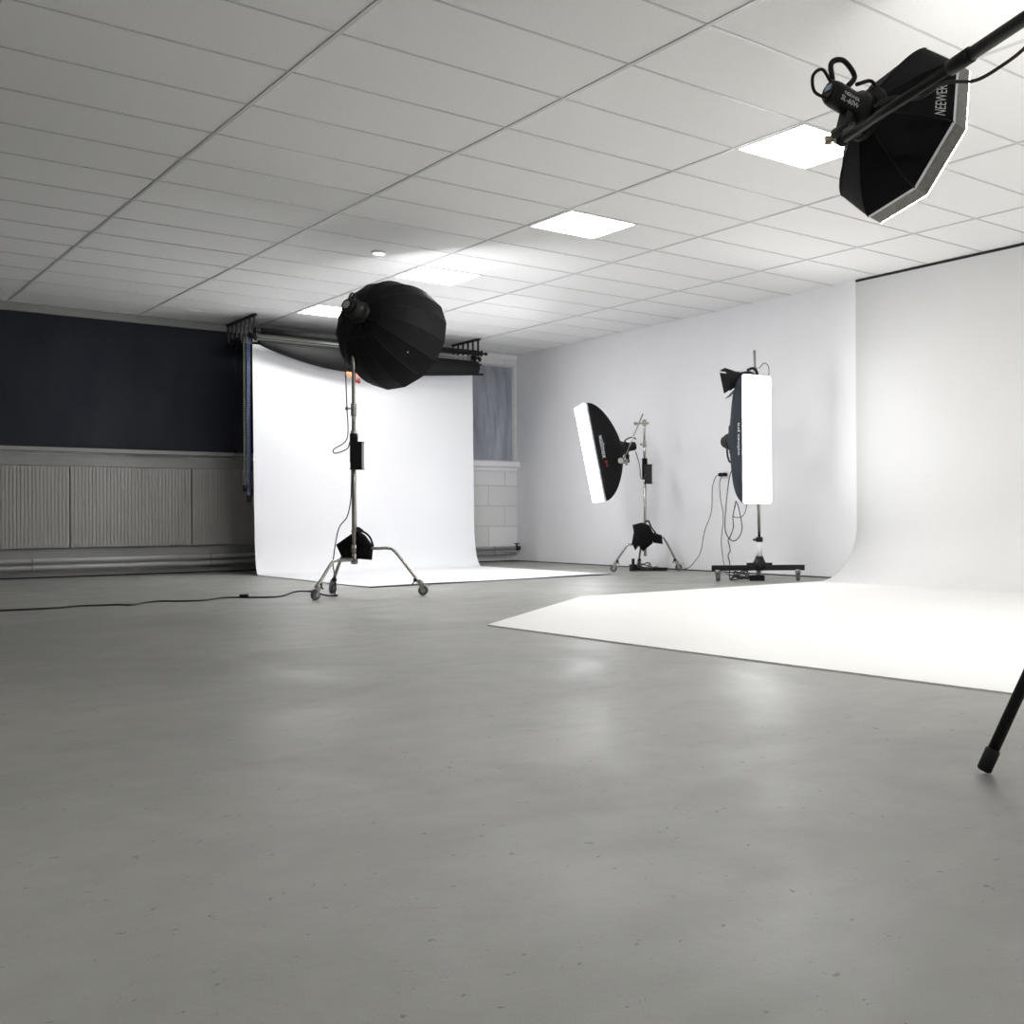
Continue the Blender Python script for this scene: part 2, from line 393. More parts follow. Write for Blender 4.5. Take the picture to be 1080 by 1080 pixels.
# loose loop of black paper bulging below its roll
b = MB(); nx = 48; x0, x1 = 2.13, 4.72; sec = 14; vs = []
for i in range(nx+1):
    u = i/nx; x = x0+(x1-x0)*u
    zl = 2.50-.23*math.sin(PI/2*min(1, u/.42))**.85 + (.10*max(0, (u-.5)/.5)**1.3)
    h = 2.545-zl; yy = 8.74
    for k in range(sec+1): 
        bul = .045+.05*math.sin(PI*min(1, u/.5)*.5)
        vs.append((x, yy+bul*math.sin(2*PI*k/sec), zl+h*(1+math.cos(2*PI*k/sec))/2))
fs = [(i*(sec+1)+k, i*(sec+1)+k+1, (i+1)*(sec+1)+k+1, (i+1)*(sec+1)+k) for i in range(nx) for k in range(sec)]
b.add(vs, fs, True)
t = thing('black_backdrop_paper', 'loose black paper sagging in front of top of the white backdrop', 'backdrop', (3.4, 8.74, 2.27))
build('hanging_paper', b, M['blackpaper'], t, t)
build('core_tube', MB().cyl((2.06, 8.74, 2.505), (4.79, 8.74, 2.505), .012, 12), M['black'], t, t)
build('bottom_tube', MB().cyl((4.66, 8.72, 2.375), (4.80, 8.72, 2.385), .014, 12), M['black'], t, t)

# white paper sweeping from the ceiling onto the floor
b = MB(); prof = [(8.90, 2.56), (8.88, 2.3), (8.84, 1.8), (8.80, 1.2), (8.76, .75), (8.722, .51)]
cy_, cz_, ry, rz = 8.50, .51, .22, .502
for i in range(1, 17):
    a = PI/2*i/16; prof.append((cy_+ry*math.cos(a), cz_-rz*math.sin(a)))
prof += [(7.9, .008), (7.3, .007), (6.6, .007), (6.0, .007)]
vs = []; NX = 12
rows = prof+[(5.6, .007)]
for j, (y, z) in enumerate(rows):
    def edge(tab):
        for (a, p), (b_, q) in zip(tab, tab[1:]):
            if y >= b_: return p+(q-p)*(a-y)/(a-b_)
        return tab[-1][1]
    xa = edge([(8.91, 2.12), (8.72, 2.075), (8.5, 2.035), (5.5, 2.01)])
    xb = edge([(8.91, 4.755), (8.72, 4.67), (8.5, 4.65), (5.5, 4.70)])
    for i in range(NX+1):
        u = i/NX; x = xa+(xb-xa)*u; yy = y
        if j == len(rows)-1: yy = 5.60+.22*u
        vs.append((x, yy, z+(.004*math.sin(u*9)+.004 if 0 < j and y < 7.0 and j == len(rows)-1 else 0)))
fs = [(j*(NX+1)+i, j*(NX+1)+i+1, (j+1)*(NX+1)+i+1, (j+1)*(NX+1)+i) for j in range(len(rows)-1) for i in range(NX)]
b.add(vs, fs, True)
t = thing('white_backdrop_paper', 'wide white paper backdrop hanging behind the round softbox and spread over the floor', 'backdrop', (3.4, 7.2, 0))
build('paper_sweep', b, M['paper'], t, t)
build('edge_strip', MB().box((2.02, 5.585, 0), (2.03, 5.587, .001)).add([(2.0, 5.575, .004), (4.68, 5.79, .004), (4.68, 5.815, .009), (2.0, 5.60, .009)], [(0, 1, 2, 3)]), M['gap'], t, t)  # thin near-black strip along the front edge of the paper
build('core_tube', MB().cyl((2.04, 8.92, 2.555), (4.80, 8.92, 2.555), .032, 16), M['whiteplastic'], t, t)

# bead chains that turn the rolls
def chain(x, ztop, zbot, m_, label, y=8.88):
    t = thing('pull_chain', label, 'chain', (x, y, zbot), 'pull chains left of the white backdrop')
    b = MB(); n = int((ztop-zbot)/.022)
    for i in range(n):
        z = zbot+.03+(ztop-zbot-.03)*i/n
        for s in (-1, 1): b.ball((x+s*.012, y+s*.008, z), .0095, 4, (1, 1, 1.15))
    b.tube([(x-.012, y-.008, ztop), (x-.012, y-.008, zbot+.03)], .004, 6).tube([(x+.012, y+.008, ztop), (x+.012, y+.008, zbot+.03)], .004, 6)
    build('bead_loop', b, m_, t, t, False)
    build('chain_weight', MB().cyl((x, y, zbot+.045), (x, y, zbot-.03), .024, 12, .006), M['black'], t, t)
chain(2.030, 2.60, .93, M['greenbead'], 'olive pull chain, leftmost and shortest beside the white backdrop')
chain(2.070, 2.60, .82, M['violetbead'], 'pale violet pull chain, longest, in the middle of the three')
chain(2.104, 2.60, .88, M['bluebead'], 'blue pull chain hanging closest to the white backdrop edge', 8.95)

# orange spring clamp on the lower edge of the black paper
cl = V(3.12, 8.60, 2.215)
t = thing('spring_clamp', 'orange spring clamp with red tips gripping the sagging black paper', 'clamp', cl)
build('jaw', MB().bar(cl+V(-.09, 0, .03), cl+V(.04, 0, .02), .03, .035).bar(cl+V(-.08, -.03, .0), cl+V(.03, -.01, .01), .03, .03).ball(cl+V(-.03, -.015, .01), .03, 8), M['orange'], t, t)
build('handle', MB().bar(cl+V(.03, 0, .02), cl+V(.055, 0, -.03), .02, .02).bar(cl+V(.02, -.02, .0), cl+V(.025, -.02, -.04), .02, .02), M['dullchrome'], t, t)
build('grip', MB().cyl(cl+V(.055, 0, -.02), cl+V(.06, 0, -.075), .014, 10).cyl(cl+V(.025, -.02, -.03), cl+V(.022, -.02, -.07), .012, 10), M['red'], t, t)

# ------------------------------------------------------------------ softboxes
class Softbox:
    def __init__(s, c, n, up, poly, L, rap, p=1.8, q=.75, lip=.05):
        s.c = V(c); s.n = V(n).normalized(); s.a = V(up).cross(s.n).normalized(); s.b = s.n.cross(s.a)
        s.poly = poly; s.L = L; s.rap = rap; s.p = p; s.q = q; s.lip = lip; s.N = len(poly)
    def at2(s, t):
        i = int(math.floor(t)) % s.N; f = t-math.floor(t); p = s.poly[i]; q = s.poly[(i+1) % s.N]
        return (p[0]+(q[0]-p[0])*f, p[1]+(q[1]-p[1])*f)
    def surf(s, t, d, inset=0):
        x, y = s.at2(t); g_ = (1-d**s.p)**s.q if d < 1 else 0; a = math.atan2(y, x)
        cx, cy = s.rap*math.cos(a), s.rap*math.sin(a)
        return s.c+s.a*(cx+(x-cx)*g_)+s.b*(cy+(y-cy)*g_)-s.n*(s.lip+s.L*d)
    def body(s, sub=4, rings=16):
        b = MB(); T = s.N*sub; vs = []
        for j in range(rings+1):
            d = (j/rings)**.8*.999 if j < rings else 1
            vs += [s.surf(i/sub, d) for i in range(T)]
        fs = [(j*T+i, j*T+(i+1) % T, (j+1)*T+(i+1) % T, (j+1)*T+i) for j in range(rings) for i in range(T)]
        b.add(vs, fs, False); return b
    def ring(s, z0, z1, k0=1.0, k1=1.0):                     # band round the rim between two depths
        b = MB(); P = s.poly; n = s.N
        vs = [s.c+s.a*x*k0+s.b*y*k0-s.n*z0 for x, y in P]+[s.c+s.a*x*k1+s.b*y*k1-s.n*z1 for x, y in P]
        return b.add(vs, [(i, (i+1) % n, n+(i+1) % n, n+i) for i in range(n)])
    def front(s, wrap):
        b = s.ring(0, wrap, 1.0, 1.0); P = s.poly
        return b.add([s.c+s.a*x+s.b*y for x, y in P], [tuple(range(s.N))])
    def seams(s, r=.003):
        b = MB()
        for i in range(s.N): b.tube([s.surf(i+1e-6, d/14*.999)+s.outward(i)*.001 for d in range(15)], r, 5)
        return b
    def outward(s, i):
        x, y = s.poly[i]; return (s.a*x+s.b*y).normalized()
    def apex(s, k=0): return s.c-s.n*(s.lip+s.L+k)
    def printed(s, body, size, t0, dt, d0, dd, mb=None):
        """lettering laid on the fabric: text x runs along the rim (dt per metre), text y along the depth (dd per metre)"""
        vs, fs = text_mesh(body, size); out = []
        for x, y, _ in vs:
            t = t0+dt*x; d = d0+dd*y; p = s.surf(t, d)
            nn = (s.surf(t+.01, d)-p).cross(s.surf(t, d+.01)-p).normalized()
            if nn.dot(p-(s.c-s.n*(s.lip+s.L*.5))) < 0: nn = -nn
            out.append(p+nn*.003)
        mb = mb or MB(); mb.add(out, fs); return mb
def seg(p, q, k): return V(p)*(1-k)+V(q)*k
def ngon(n, R, rot=0): return [(R*math.cos(rot+2*PI*i/n), R*math.sin(rot+2*PI*i/n)) for i in range(n)]
def rect(w, h, c=.02):
    return [(w/2, -h/2+c), (w/2, h/2-c), (w/2-c, h/2), (-w/2+c, h/2), (-w/2, h/2-c), (-w/2, -h/2+c), (-w/2+c, -h/2), (w/2-c, -h/2)]

# --- overhead octagonal softbox hanging from the boom
ob = Softbox((1.164, -1.2, 1.999), (.947, -.161, -.276), (0, 0, 1), ngon(8, .325, .19), .14, .09, 1.5, .95, .062)

def strobe(root, base, d, upv, length=.27, r=.058, loops=True):
    """strobe head whose nose sits at base and whose body runs backwards along d"""
    base, d, upv = V(base), V(d).normalized(), V(upv)
    side = d.cross(upv).normalized(); upv = side.cross(d).normalized()
    e = base+d*length
    b = MB().tube([base-d*.02, base+d*.05, base+d*.07, base+d*.10, e-d*.03, e-d*.01, e], [r*1.35, r*1.35, r*1.0, r, r, r*.92, r*.8], 22)
    build('strobe_body', b, M['blackplastic'], root, root)
    k = MB().cyl(e, e+d*.004, r*.7, 20); build('rear_panel', k, M['black'], root, root)
    sc_ = MB().bar(e+d*.003+upv*r*.2-side*.018, e+d*.003+upv*r*.2+side*.018, .022, .006, d); build('display', sc_, M['screen'], root, root)
    return e, side, upv
t = thing('octagonal_softbox', 'black octagonal softbox with silver rim lit on the overhead boom', 'softbox', (1.164, -1.2, 1.67))
body = build('softbox_shell', ob.body(1, 16), M['fabric'], t, t)
build('seam', ob.seams(.003), M['seam'], body, t, False)
build('rim', ob.ring(.003, .062), M['lip'], t, t)
build('rim_piping', ob.ring(.055, .066, 1.004, 1.004), M['whitelip'], t, t)
build('diffuser', ob.front(.003), M['g_over'], t, t)

A0 = ob.apex(-.01); dn = -ob.n
build('speed_ring', MB().tube([A0+ob.n*.03, A0+dn*.0, A0+dn*.03], [.085, .10, .10], 26), M['blackplastic'], t, t)
OV_T = t

# ------------------------------------------------------------------ stands
def caster(b, p, d):
    """wheel touching the floor at p, rolling direction d; material 0 steel, 1 tyre"""
    p = V(p); d = V(d).normalized(); s = V(-d.y, d.x, 0); R_ = .038; c_ = p+V(0, 0, R_+.001)
    b.mat(1).cyl(c_-s*.014, c_+s*.014, R_, 20, .004)
    b.mat(0).cyl(c_-s*.018, c_+s*.018, .016, 12)
    for k in (-1, 1): b.bar(c_+s*.02*k, c_+s*.02*k-d*.02+V(0, 0, .05), .004, .026, d)
    b.cyl(c_-d*.02+V(0, 0, .045), c_-d*.02+V(0, 0, .07), .022, 14)
    b.bar(c_-d*.02+V(0, 0, .055), c_+d*.055+V(0, 0, .035), .03, .006)
    return c_-d*.02+V(0, 0, .07)
def wheeled_stand(label, hub, legs, tiers, group):
    """legs: (foot x, foot y, arm height); tiers: (z0, z1, radius, part name, material key)"""
    hx, hy = hub; t = thing('light_stand', label, 'light stand', (hx, hy, 0), group)
    for fx, fy, hz in legs:
        d = V(fx-hx, fy-hy, 0); L = d.length; d.normalize(); o = V(hx, hy, 0)
        pts = bez([o+V(0, 0, hz)+d*.0, o+V(0, 0, hz)+d*L*.33, o+V(0, 0, hz)+d*L*.50, o+V(0, 0, hz-(hz-.112)*.12)+d*L*.60, o+V(0, 0, .112+(hz-.112)*.22)+d*(L*.85), o+V(0, 0, .112)+d*(L*.925)], 5)
        lg = build('leg', MB().tube(pts, .0125, 12).cyl(o+V(0, 0, hz-.03), o+V(0, 0, hz+.03), .026, 16), M['chrome'], t, t)
        b = MB(); caster(b, (fx, fy, 0), d); q = V(fx, fy, 0)-d*.02+V(0, 0, .105)
        b.mat(0).cyl(q, q+V(0, 0, .012), .016, 12); b.bar(pts[-1]-d*.01, q+V(0, 0, .006), .02, .03)
        build('caster', b, [M['dullchrome'], M['wheel']], lg, t)
        cl_ = pts[-4]; build('leg_clip', MB().box(cl_-V(.014, .014, .03), cl_+V(.014, .014, -.005)).bar(cl_-V(0, 0, .02), cl_-V(0, 0, .05)-d*.03, .01, .008), M['black'], lg, t)
    for z0, z1, r, nm, mk in tiers: build(nm, MB().cyl((hx, hy, z0), (hx, hy, z1), r, 18, .002), M[mk], t, t)
    return t
def knob(root, p, d, m_='dullchrome', l=.05):
    p, d = V(p), V(d).normalized()
    build('clamp_knob', MB().cyl(p, p+d*l, .006, 8).cyl(p+d*l*.6, p+d*l, .014, 10, .002), M[m_], root, root)

# left stand with the parabolic softbox
H1 = (1.495, 4.672)
s1 = wheeled_stand('tall chrome wheeled stand in front of the white backdrop under the round softbox', H1,
    [(1.135, 4.515, .285), (1.50, 5.13, .30), (1.92, 4.38, .372)],
    [(.25, 1.27, .0185, 'column', 'chrome'), (1.20, 1.29, .024, 'column_collar', 'dullchrome'), (1.27, 1.47, .0155, 'middle_riser', 'chrome'),
     (1.40, 1.50, .021, 'riser_collar', 'dullchrome'), (1.49, 2.07, .0145, 'top_riser', 'chrome')], 'wheeled chrome light stands')
knob(s1, (H1[0]-.01, H1[1]+.01, 1.46), Rv*-1); knob(s1, (H1[0]-.01, H1[1]+.01, 1.25), Rv)
build('spigot', MB().cyl((*H1, 2.06), (*H1, 2.13), .009, 12), M['dullchrome'], s1, s1)

# parabolic softbox: sixteen ribs, aimed over the backdrop
n1 = (Rv*.34-V(0, 0, .28)+Fv*.90).normalized(); c1 = V(1.728, 4.462, 2.045)+Fv*.37-Rv*.062
ps = Softbox(c1, n1, (0, 0, 1), ngon(16, .43, .1), .46, .085, 2.1, .52, .05)
t = thing('round_softbox', 'large round black parabolic softbox seen from behind on chrome wheeled stand', 'softbox', (H1[0], H1[1], 2.13))
body = build('softbox_shell', ps.body(1, 18), M['fabric'], t, t)
build('seam', ps.seams(.0025), M['seam'], body, t, False)
build('rim', ps.ring(.0, .05), M['fabric'], t, t)
build('diffuser', MB().add([V(v)-ps.n*.03 for v in ps.front(.006).v[16*2:]], [tuple(range(16))]), M['g_para'], t, t)
A1 = ps.apex(-.005); d1 = -n1
build('speed_ring', MB().tube([A1+n1*.02, A1, A1+d1*.035], [.088, .095, .08], 26), M['blackplastic'], t, t)
e, sd, uu = strobe(t, A1+d1*.03, d1, V(0, 0, 1), .12, .06)
build('handle', MB().tube(bez([e-d1*.10+uu*.055, e-d1*.09+uu*.10, e-d1*.03+uu*.11, e-d1*.01+uu*.05], 5), .008, 8), M['black'], t, t)
build('yoke', MB().bar(A1+d1*.08-uu*.05, V(H1[0], H1[1], 2.16), .03, .03).cyl(V(H1[0], H1[1], 2.10), V(H1[0], H1[1], 2.18), .018, 14).cyl(A1+d1*.08-sd*.075, A1+d1*.08+sd*.075, .014, 12), M['black'], t, t)
build('grey_dial', MB().tube([e+d1*.001, e+d1*.006], [.035, .03], 18), M['dullchrome'], t, t)
for a_, b__ in ((3.3, .35), (9.4, .45)):
    p = ps.surf(a_, b__); build('white_tag', MB().ball(p, .006, 5), M['whiteplastic'], t, t)

# power packs strapped to the columns
def power_pack(p, side, label, h=.20, w=.09):
    p = V(p); s = V(side).normalized(); t = thing('power_pack', label, 'power pack', p-V(0, 0, h/2), 'black power packs on stand columns')
    q = p+s*.045-Fv*.055; f = V(-s.y, s.x, 0)
    m = MB().bar(q-V(0, 0, h/2), q+V(0, 0, h/2), w, .045, f)
    build('case', m, M['blackplastic'], t, t)
    for k in (-1, 1): build('end_frame', MB().bar(q+V(0, 0, k*h/2-k*.004), q+V(0, 0, k*h/2+k*.008), w+.006, .05, f), M['black'], t, t)
    build('strap', MB().cyl(p+V(0, 0, -.05), p+V(0, 0, h/2+.075), .030, 16).bar(p+V(0, 0, .05), q+V(0, 0, .05), .05, .02), M['bag'], t, t)
power_pack((H1[0], H1[1], 1.09), Rv, 'black power pack strapped to chrome stand under the round softbox')

# sandbags slung over the legs
def saddle_bag(root, polys, depth, org, face):
    """each lobe: outline in metres (across, up) from org, facing the given direction, pillow-shaped"""
    f = V(face).normalized(); a = V(-f.y, f.x, 0)
    for name, poly, off in polys:
        n = 6; cx = sum(p[0] for p in poly)/len(poly); cz = sum(p[1] for p in poly)/len(poly)
        P = []
        for i in range(len(poly)):
            p, q = poly[i], poly[(i+1) % len(poly)]
            for k in range(4): P.append((p[0]+(q[0]-p[0])*k/4, p[1]+(q[1]-p[1])*k/4))
        m = len(P); b = MB(); vs = []
        ks = [0, .35, .65, .85, .96, 1.0]
        for sgn in (1, -1):
            for k in ks:
                h = depth*.5*math.sqrt(max(0, 1-k**3.0))+.004
                for (x, z) in P:
                    w = .006*math.sin(x*60+z*45)+.005*math.sin(z*110+sgn)
                    vs.append(V(org)+a*(cx+(x-cx)*k)+V(0, 0, cz+(z-cz)*k)+f*(off+sgn*(h+w*(1-k))))
        R_ = len(ks)
        for s_ in range(2):
            o_ = s_*R_*m
            for j in range(R_-1):
                for i in range(m): b_ = o_+j*m; vs_ = (b_+i, b_+(i+1) % m, b_+m+(i+1) % m, b_+m+i); b.f.append(vs_); b.mi.append(0); b.sm.append(True)
        for i in range(m): b.f.append(((R_-1)*m+i, (R_-1)*m+(i+1) % m, 2*R_*m-m+(i+1) % m, 2*R_*m-m+i)); b.mi.append(0); b.sm.append(True)
        b.v = [tuple(p) for p in vs]
        build(name, b, M['bag'], root, root)
t = thing('sandbag', 'black saddle sandbag slung over legs of stand before the white backdrop', 'sandbag', (*H1, .27), 'black saddle sandbags')
o1 = (H1[0], H1[1], 0); px = .00737
def L1(pts): return [((x-374)*px, (590-y)*px+.285) for x, y in pts]
saddle_bag(t, [('sand_pouch', L1([(353.4, 574), (372, 561), (375, 575), (372, 588), (360, 588.5)]), -.03),
               ('sand_pouch', L1([(376, 558.5), (384, 564), (392.5, 576), (391, 590.5), (374, 589), (374, 572)]), -.025)], .07, o1, -Fv)
fa = -Fv; aa = Rv
def P1(x, y, o=.01): return V(*o1)+aa*((x-374)*px)+V(0, 0, (590-y)*px+.285)+fa*o
build('carry_strap', MB().tube(bez([P1(378, 559), P1(385, 561), P1(391, 566.5), P1(394.5, 576)], 6), .008, 8), M['bag'], t, t)
build('pouch_flap', MB().tube(bez([P1(370, 561, -.035), P1(375, 557, -.035), P1(381, 560, -.03)], 6), .014, 8), M['bag'], t, t)

# right-hand chrome stand near the back wall
H2 = (5.30, 6.04)
s2 = wheeled_stand('chrome wheeled stand by the white wall carrying the tilted softbox', H2,
    [(5.02, 6.24, .30), (5.655, 5.90, .375), (5.46, 6.38, .32)],
    [(.17, 1.15, .0165, 'column', 'chrome'), (1.15, 1.25, .021, 'column_collar', 'dullchrome'), (1.24, 1.42, .0145, 'middle_riser', 'chrome'),
     (1.36, 1.44, .019, 'riser_collar', 'dullchrome'), (1.43, 1.64, .0125, 'top_riser', 'chrome')], 'wheeled chrome light stands')
knob(s2, (*H2, 1.40), Rv*-1)
build('grip_head', MB().cyl(V(*H2, 1.63)-Fv*.03, V(*H2, 1.63)+Fv*.035, .03, 18, .004).cyl(V(*H2, 1.63)-Rv*.10, V(*H2, 1.63)+Rv*.05, .011, 10).ball(V(*H2, 1.63)-Rv*.10, .02, 8).bar(V(*H2, 1.61), V(*H2, 1.67), .03, .03), M['dullchrome'], s2, s2)
power_pack((H2[0], H2[1], 1.07), Rv, 'black power pack strapped to chrome stand by the white wall', .20, .08)
t = thing('sandbag', 'bulky black sandbag slung over chrome stand legs by the white wall', 'sandbag', (*H2, .2), 'black saddle sandbags')
o2 = (H2[0], H2[1], 0); p2 = .0104
def L2(pts): return [((x-681)*p2, (603-y)*p2) for x, y in pts]
saddle_bag(t, [('sand_pouch', L2([(668.2, 553.5), (678, 551), (686, 554), (690.5, 563), (689.5, 573), (679, 581.5), (675, 576), (667.3, 573.5), (669.5, 561)]), .04),
               ('sand_pouch', L2([(688, 561), (699, 564.5), (700, 574), (690, 572.5)]), .03)], .10, o2, -Fv)
saddle_bag(t, [('loose_flap', L2([(667.5, 573), (675, 574.5), (671, 580.5)]), .03)], .03, o2, -Fv)
def P2(x, y, o=.03): return V(*o2)+aa*((x-681)*p2)+V(0, 0, (603-y)*p2)-Fv*o
build('carry_strap', MB().tube(bez([P2(682, 550.5), P2(685, 549.5), P2(688, 556), P2(693, 563)], 6), .008, 8), M['bag'], t, t)

# grip arm carrying the tilted softbox
ga, gb = V(5.225, 5.965, 1.725), V(5.047, 6.13, 1.165)
t = thing('grip_arm', 'thin chrome grip arm slanting down from stand top to tilted softbox', 'grip arm', gb)
build('rod', MB().cyl(ga, gb, .008, 10), M['chrome'], t, t)
build('grip_head', MB().cyl(gb-Fv*.03+V(0, 0, .05), gb+Fv*.03+V(0, 0, .05), .032, 18, .004).cyl(gb+V(0, 0, .03)-Rv*.07, gb+V(0, 0, .03)+Rv*.06, .012, 10).bar(gb+Rv*.06+V(0, 0, .0), gb+Rv*.06+V(0, 0, .07), .02, .02), M['dullchrome'], t, t)

# tilted softbox
n2 = (-Rv*math.cos(.33)-Fv*math.sin(.33)-V(0, 0, .19)).normalized()
sb2 = Softbox((4.822, 6.425, 1.292), n2, (0, 0, 1), rect(.62, 1.07, .015), .33, .08, 1.75, .82, .04)
t = thing('tilted_softbox', 'lit rectangular softbox with black back tilted toward the white backdrop', 'softbox', (4.95, 6.3, .76), 'lit rectangular softboxes')
body = build('softbox_shell', sb2.body(4, 16), M['fabric'], t, t)
build('rim', sb2.ring(.012, .03), M['whitelip'], t, t)
build('diffuser', sb2.front(.012), M['g_tilt'], t, t)
A2 = sb2.apex(-.005); d2 = -n2
build('speed_ring', MB().tube([A2+n2*.02, A2, A2+d2*.03], [.08, .088, .075], 26), M['blackplastic'], t, t)
e, sd, uu = strobe(t, A2+d2*.02, d2, V(0, 0, 1), .15, .05)
build('bracket', MB().bar(A2+d2*.06-uu*.05, A2+d2*.05-uu*.17, .03, .025).cyl(A2+d2*.06-uu*.10-sd*.04, A2+d2*.06-uu*.10+sd*.04, .015, 10).bar(A2+d2*.05-uu*.15, gb+V(0, 0, .05), .02, .02), M['black'], t, t)
build('handle', MB().tube(bez([A2+d2*.05+uu*.06, A2+d2*.08+uu*.085, A2+d2*.15+uu*.10, A2+d2*.19+uu*.07], 5), .007, 8), M['black'], t, t)

# ------------------------------------------------------------------ strip softbox on the rolling base
H3 = (4.97, 3.815)
t3 = thing('rolling_stand', 'black wide-base rolling stand with chrome column carrying the strip softbox', 'light stand', (*H3, 0))
bl, br_ = V(4.615, 4.085, .125), V(5.27, 3.52, .125)
build('base_bar', MB().bar(bl, br_, .045, .05), M['black'], t3, t3)
build('base_bar', MB().bar(V(*H3, .125)+V(-.02, -.02, 0), V(5.33, 4.22, .125), .045, .05), M['black'], t3, t3)
for fx, fy in ((4.66, 4.045), (5.225, 3.56), (5.29, 4.175)):
    b = MB(); q = caster(b, (fx, fy, 0), (.3, .2, 0)); build('caster', b, [M['dullchrome'], M['wheel']], t3, t3)
build('hub', MB().tube([(*H3, .10), (*H3, .15), (*H3, .19), (*H3, .23)], [.06, .075, .05, .035], 18).bar(V(*H3, .15)-Rv*.12, V(*H3, .15)+Rv*.12, .07, .04).cyl(V(*H3, .14)-Fv*.09, V(*H3, .14)-Fv*.02, .012, 8), M['black'], t3, t3)
build('column_sleeve', MB().cyl((*H3, .22), (*H3, .37), .028, 18), M['whiteplastic'], t3, t3)
build('collar', MB().cyl((*H3, .365), (*H3, .41), .034, 18, .004).cyl(V(*H3, .385), V(*H3, .385)-Rv*.06, .01, 8), M['black'], t3, t3)
build('column', MB().cyl((*H3, .40), (H3[0]-.015, H3[1]+.01, 1.55), .014, 16), M['chrome'], t3, t3)
build('top_riser', MB().cyl((H3[0]-.015, H3[1]+.01, 1.50), (H3[0]-.028, H3[1]+.022, 2.15), .0115, 14), M['chrome'], t3, t3)
build('pin', MB().cyl(V(*H3, 1.95), V(*H3, 1.99)-Rv*.08, .008, 8).bar(V(H3[0]-.02, H3[1]+.02, 1.93)-Rv*.0, V(H3[0]-.02, H3[1]+.02, 1.99), .03, .03), M['dullchrome'], t3, t3)

n3 = V(-.017, -.99, 0).normalized()
n3 = (Rv*math.sin(.72)-Fv*math.cos(.72)); n3.z = 0; n3.normalize()
sb3 = Softbox((4.80, 3.64, 1.305), n3, (0, 0, 1), rect(.325, 1.165, .015), .33, .08, 1.7, .85, .03)
t = thing('strip_softbox', 'tall lit strip softbox upright on black rolling stand', 'softbox', (4.85, 3.8, .72), 'lit rectangular softboxes')
body = build('softbox_shell', sb3.body(4, 16), M['navy'], t, t)
build('rim', sb3.ring(.02, .03), M['whitelip'], t, t)
build('diffuser', sb3.front(.02), M['g_strip'], t, t)
A3 = sb3.apex(-.005); d3 = -n3
build('speed_ring', MB().tube([A3+n3*.02, A3, A3+d3*.03], [.08, .095, .08], 26), M['blackplastic'], t, t)
e, sd, uu = strobe(t, A3+d3*.02, d3, V(0, 0, 1), .09, .055)
build('handle', MB().tube(bez([A3-uu*.03+d3*.09, A3-uu*.12+d3*.085, A3-uu*.19+d3*.05, A3-uu*.18], 5), .009, 8), M['black'], t, t)
build('handle', MB().tube(bez([A3+uu*.05+d3*.05, A3+uu*.14+d3*.05, A3+uu*.15+d3*.01], 5), .009, 8), M['black'], t, t)
build('mounting_arm', MB().bar(A3+d3*.05-Rv*.0, V(H3[0]-.01, H3[1]+.01, 1.33), .03, .03).cyl(V(H3[0]-.01, H3[1]+.01, 1.28), V(H3[0]-.01, H3[1]+.01, 1.38), .024, 14), M['black'], t, t)

# spotlight with barn doors above the strip softbox
o3 = V(H3[0]-.02, H3[1]+.02, 1.90)
t = thing('spotlight', 'small black spotlight with barn doors above the strip softbox', 'spotlight', o3-Rv*.08-V(0, 0, .05))
dd = (-Rv*.93-V(0, 0, .20)-Fv*.25).normalized(); ss = dd.cross(V(0, 0, 1)).normalized(); u3 = ss.cross(dd).normalized()
b0 = o3-Rv*.035-Fv*.06
build('lamp_housing', MB().tube([b0-dd*.02, b0, b0+dd*.02, b0+dd*.10, b0+dd*.12, b0+dd*.13], [.035, .05, .058, .058, .07, .07], 22), M['blackplastic'], t, t)
build('yoke', MB().tube(bez([b0+dd*.03+u3*.065, b0+dd*.0+u3*.07-dd*.04, b0-dd*.06, o3], 5), .012, 8), M['black'], t, t)
f0 = b0+dd*.13
for (p, w, tl) in ((u3, .105, .35), (-u3, .105, .55), (ss, .10, .4), (-ss, .10, .4)):
    q = p.cross(dd).normalized(); r0_ = f0+p*.055; r1 = f0+dd*.13+p*(.055+.17*tl)
    vs = [r0_-q*.05, r0_+q*.05, r1+q*w, r1-q*w]; nn = (vs[1]-vs[0]).cross(vs[2]-vs[1]).normalized()*.002
    build('barn_door', MB().add([v+nn for v in vs]+[v-nn for v in vs], [(0, 1, 2, 3), (7, 6, 5, 4), (0, 4, 5, 1), (1, 5, 6, 2), (2, 6, 7, 3), (3, 7, 4, 0)]), M['black'], t, t)
build('lens', MB().cyl(f0-dd*.01, f0+dd*.002, .06, 20), M['blackplastic'], t, t)

# ------------------------------------------------------------------ boom stand reaching in from the right
def camp(x, y, z): return V(-2.0248, -3.8592, .615)+Rr*x+Ur*y+Fv*z
B0, B1, B2 = camp(.2557, 1.285, 3.85), camp(1.01, 1.4345, 2.63), camp(1.25, 1.482, 2.24)
bt = thing('boom_stand', 'heavy black boom stand, arm crossing the ceiling and one leg at right', 'light stand', (B1.x, B1.y, 0))
build('boom_arm', MB().tube([B0, seg(B0, B1, .42)], .0155, 16).tube([seg(B0, B1, .40), B1, B2], .020, 16).cyl(seg(B0, B1, .39), seg(B0, B1, .46), .024, 16, .004), M['black'], bt, bt)
build('end_cap', MB().ball(B0, .022, 8), M['rubber'], bt, bt)
build('end_knob', MB().cyl(B0, B0-Rv*.055, .007, 8).cyl(B0-Rv*.035, B0-Rv*.06, .017, 8, .003), M['brass'], bt, bt)
PX = V(B1.x, B1.y, 0)
build('column', MB().cyl(PX+V(0, 0, .25), PX+V(0, 0, 1.6), .0215, 18), M['black'], bt, bt)
build('riser', MB().cyl(PX+V(0, 0, 1.55), PX+V(0, 0, B1.z-.03), .0175, 18), M['black'], bt, bt)
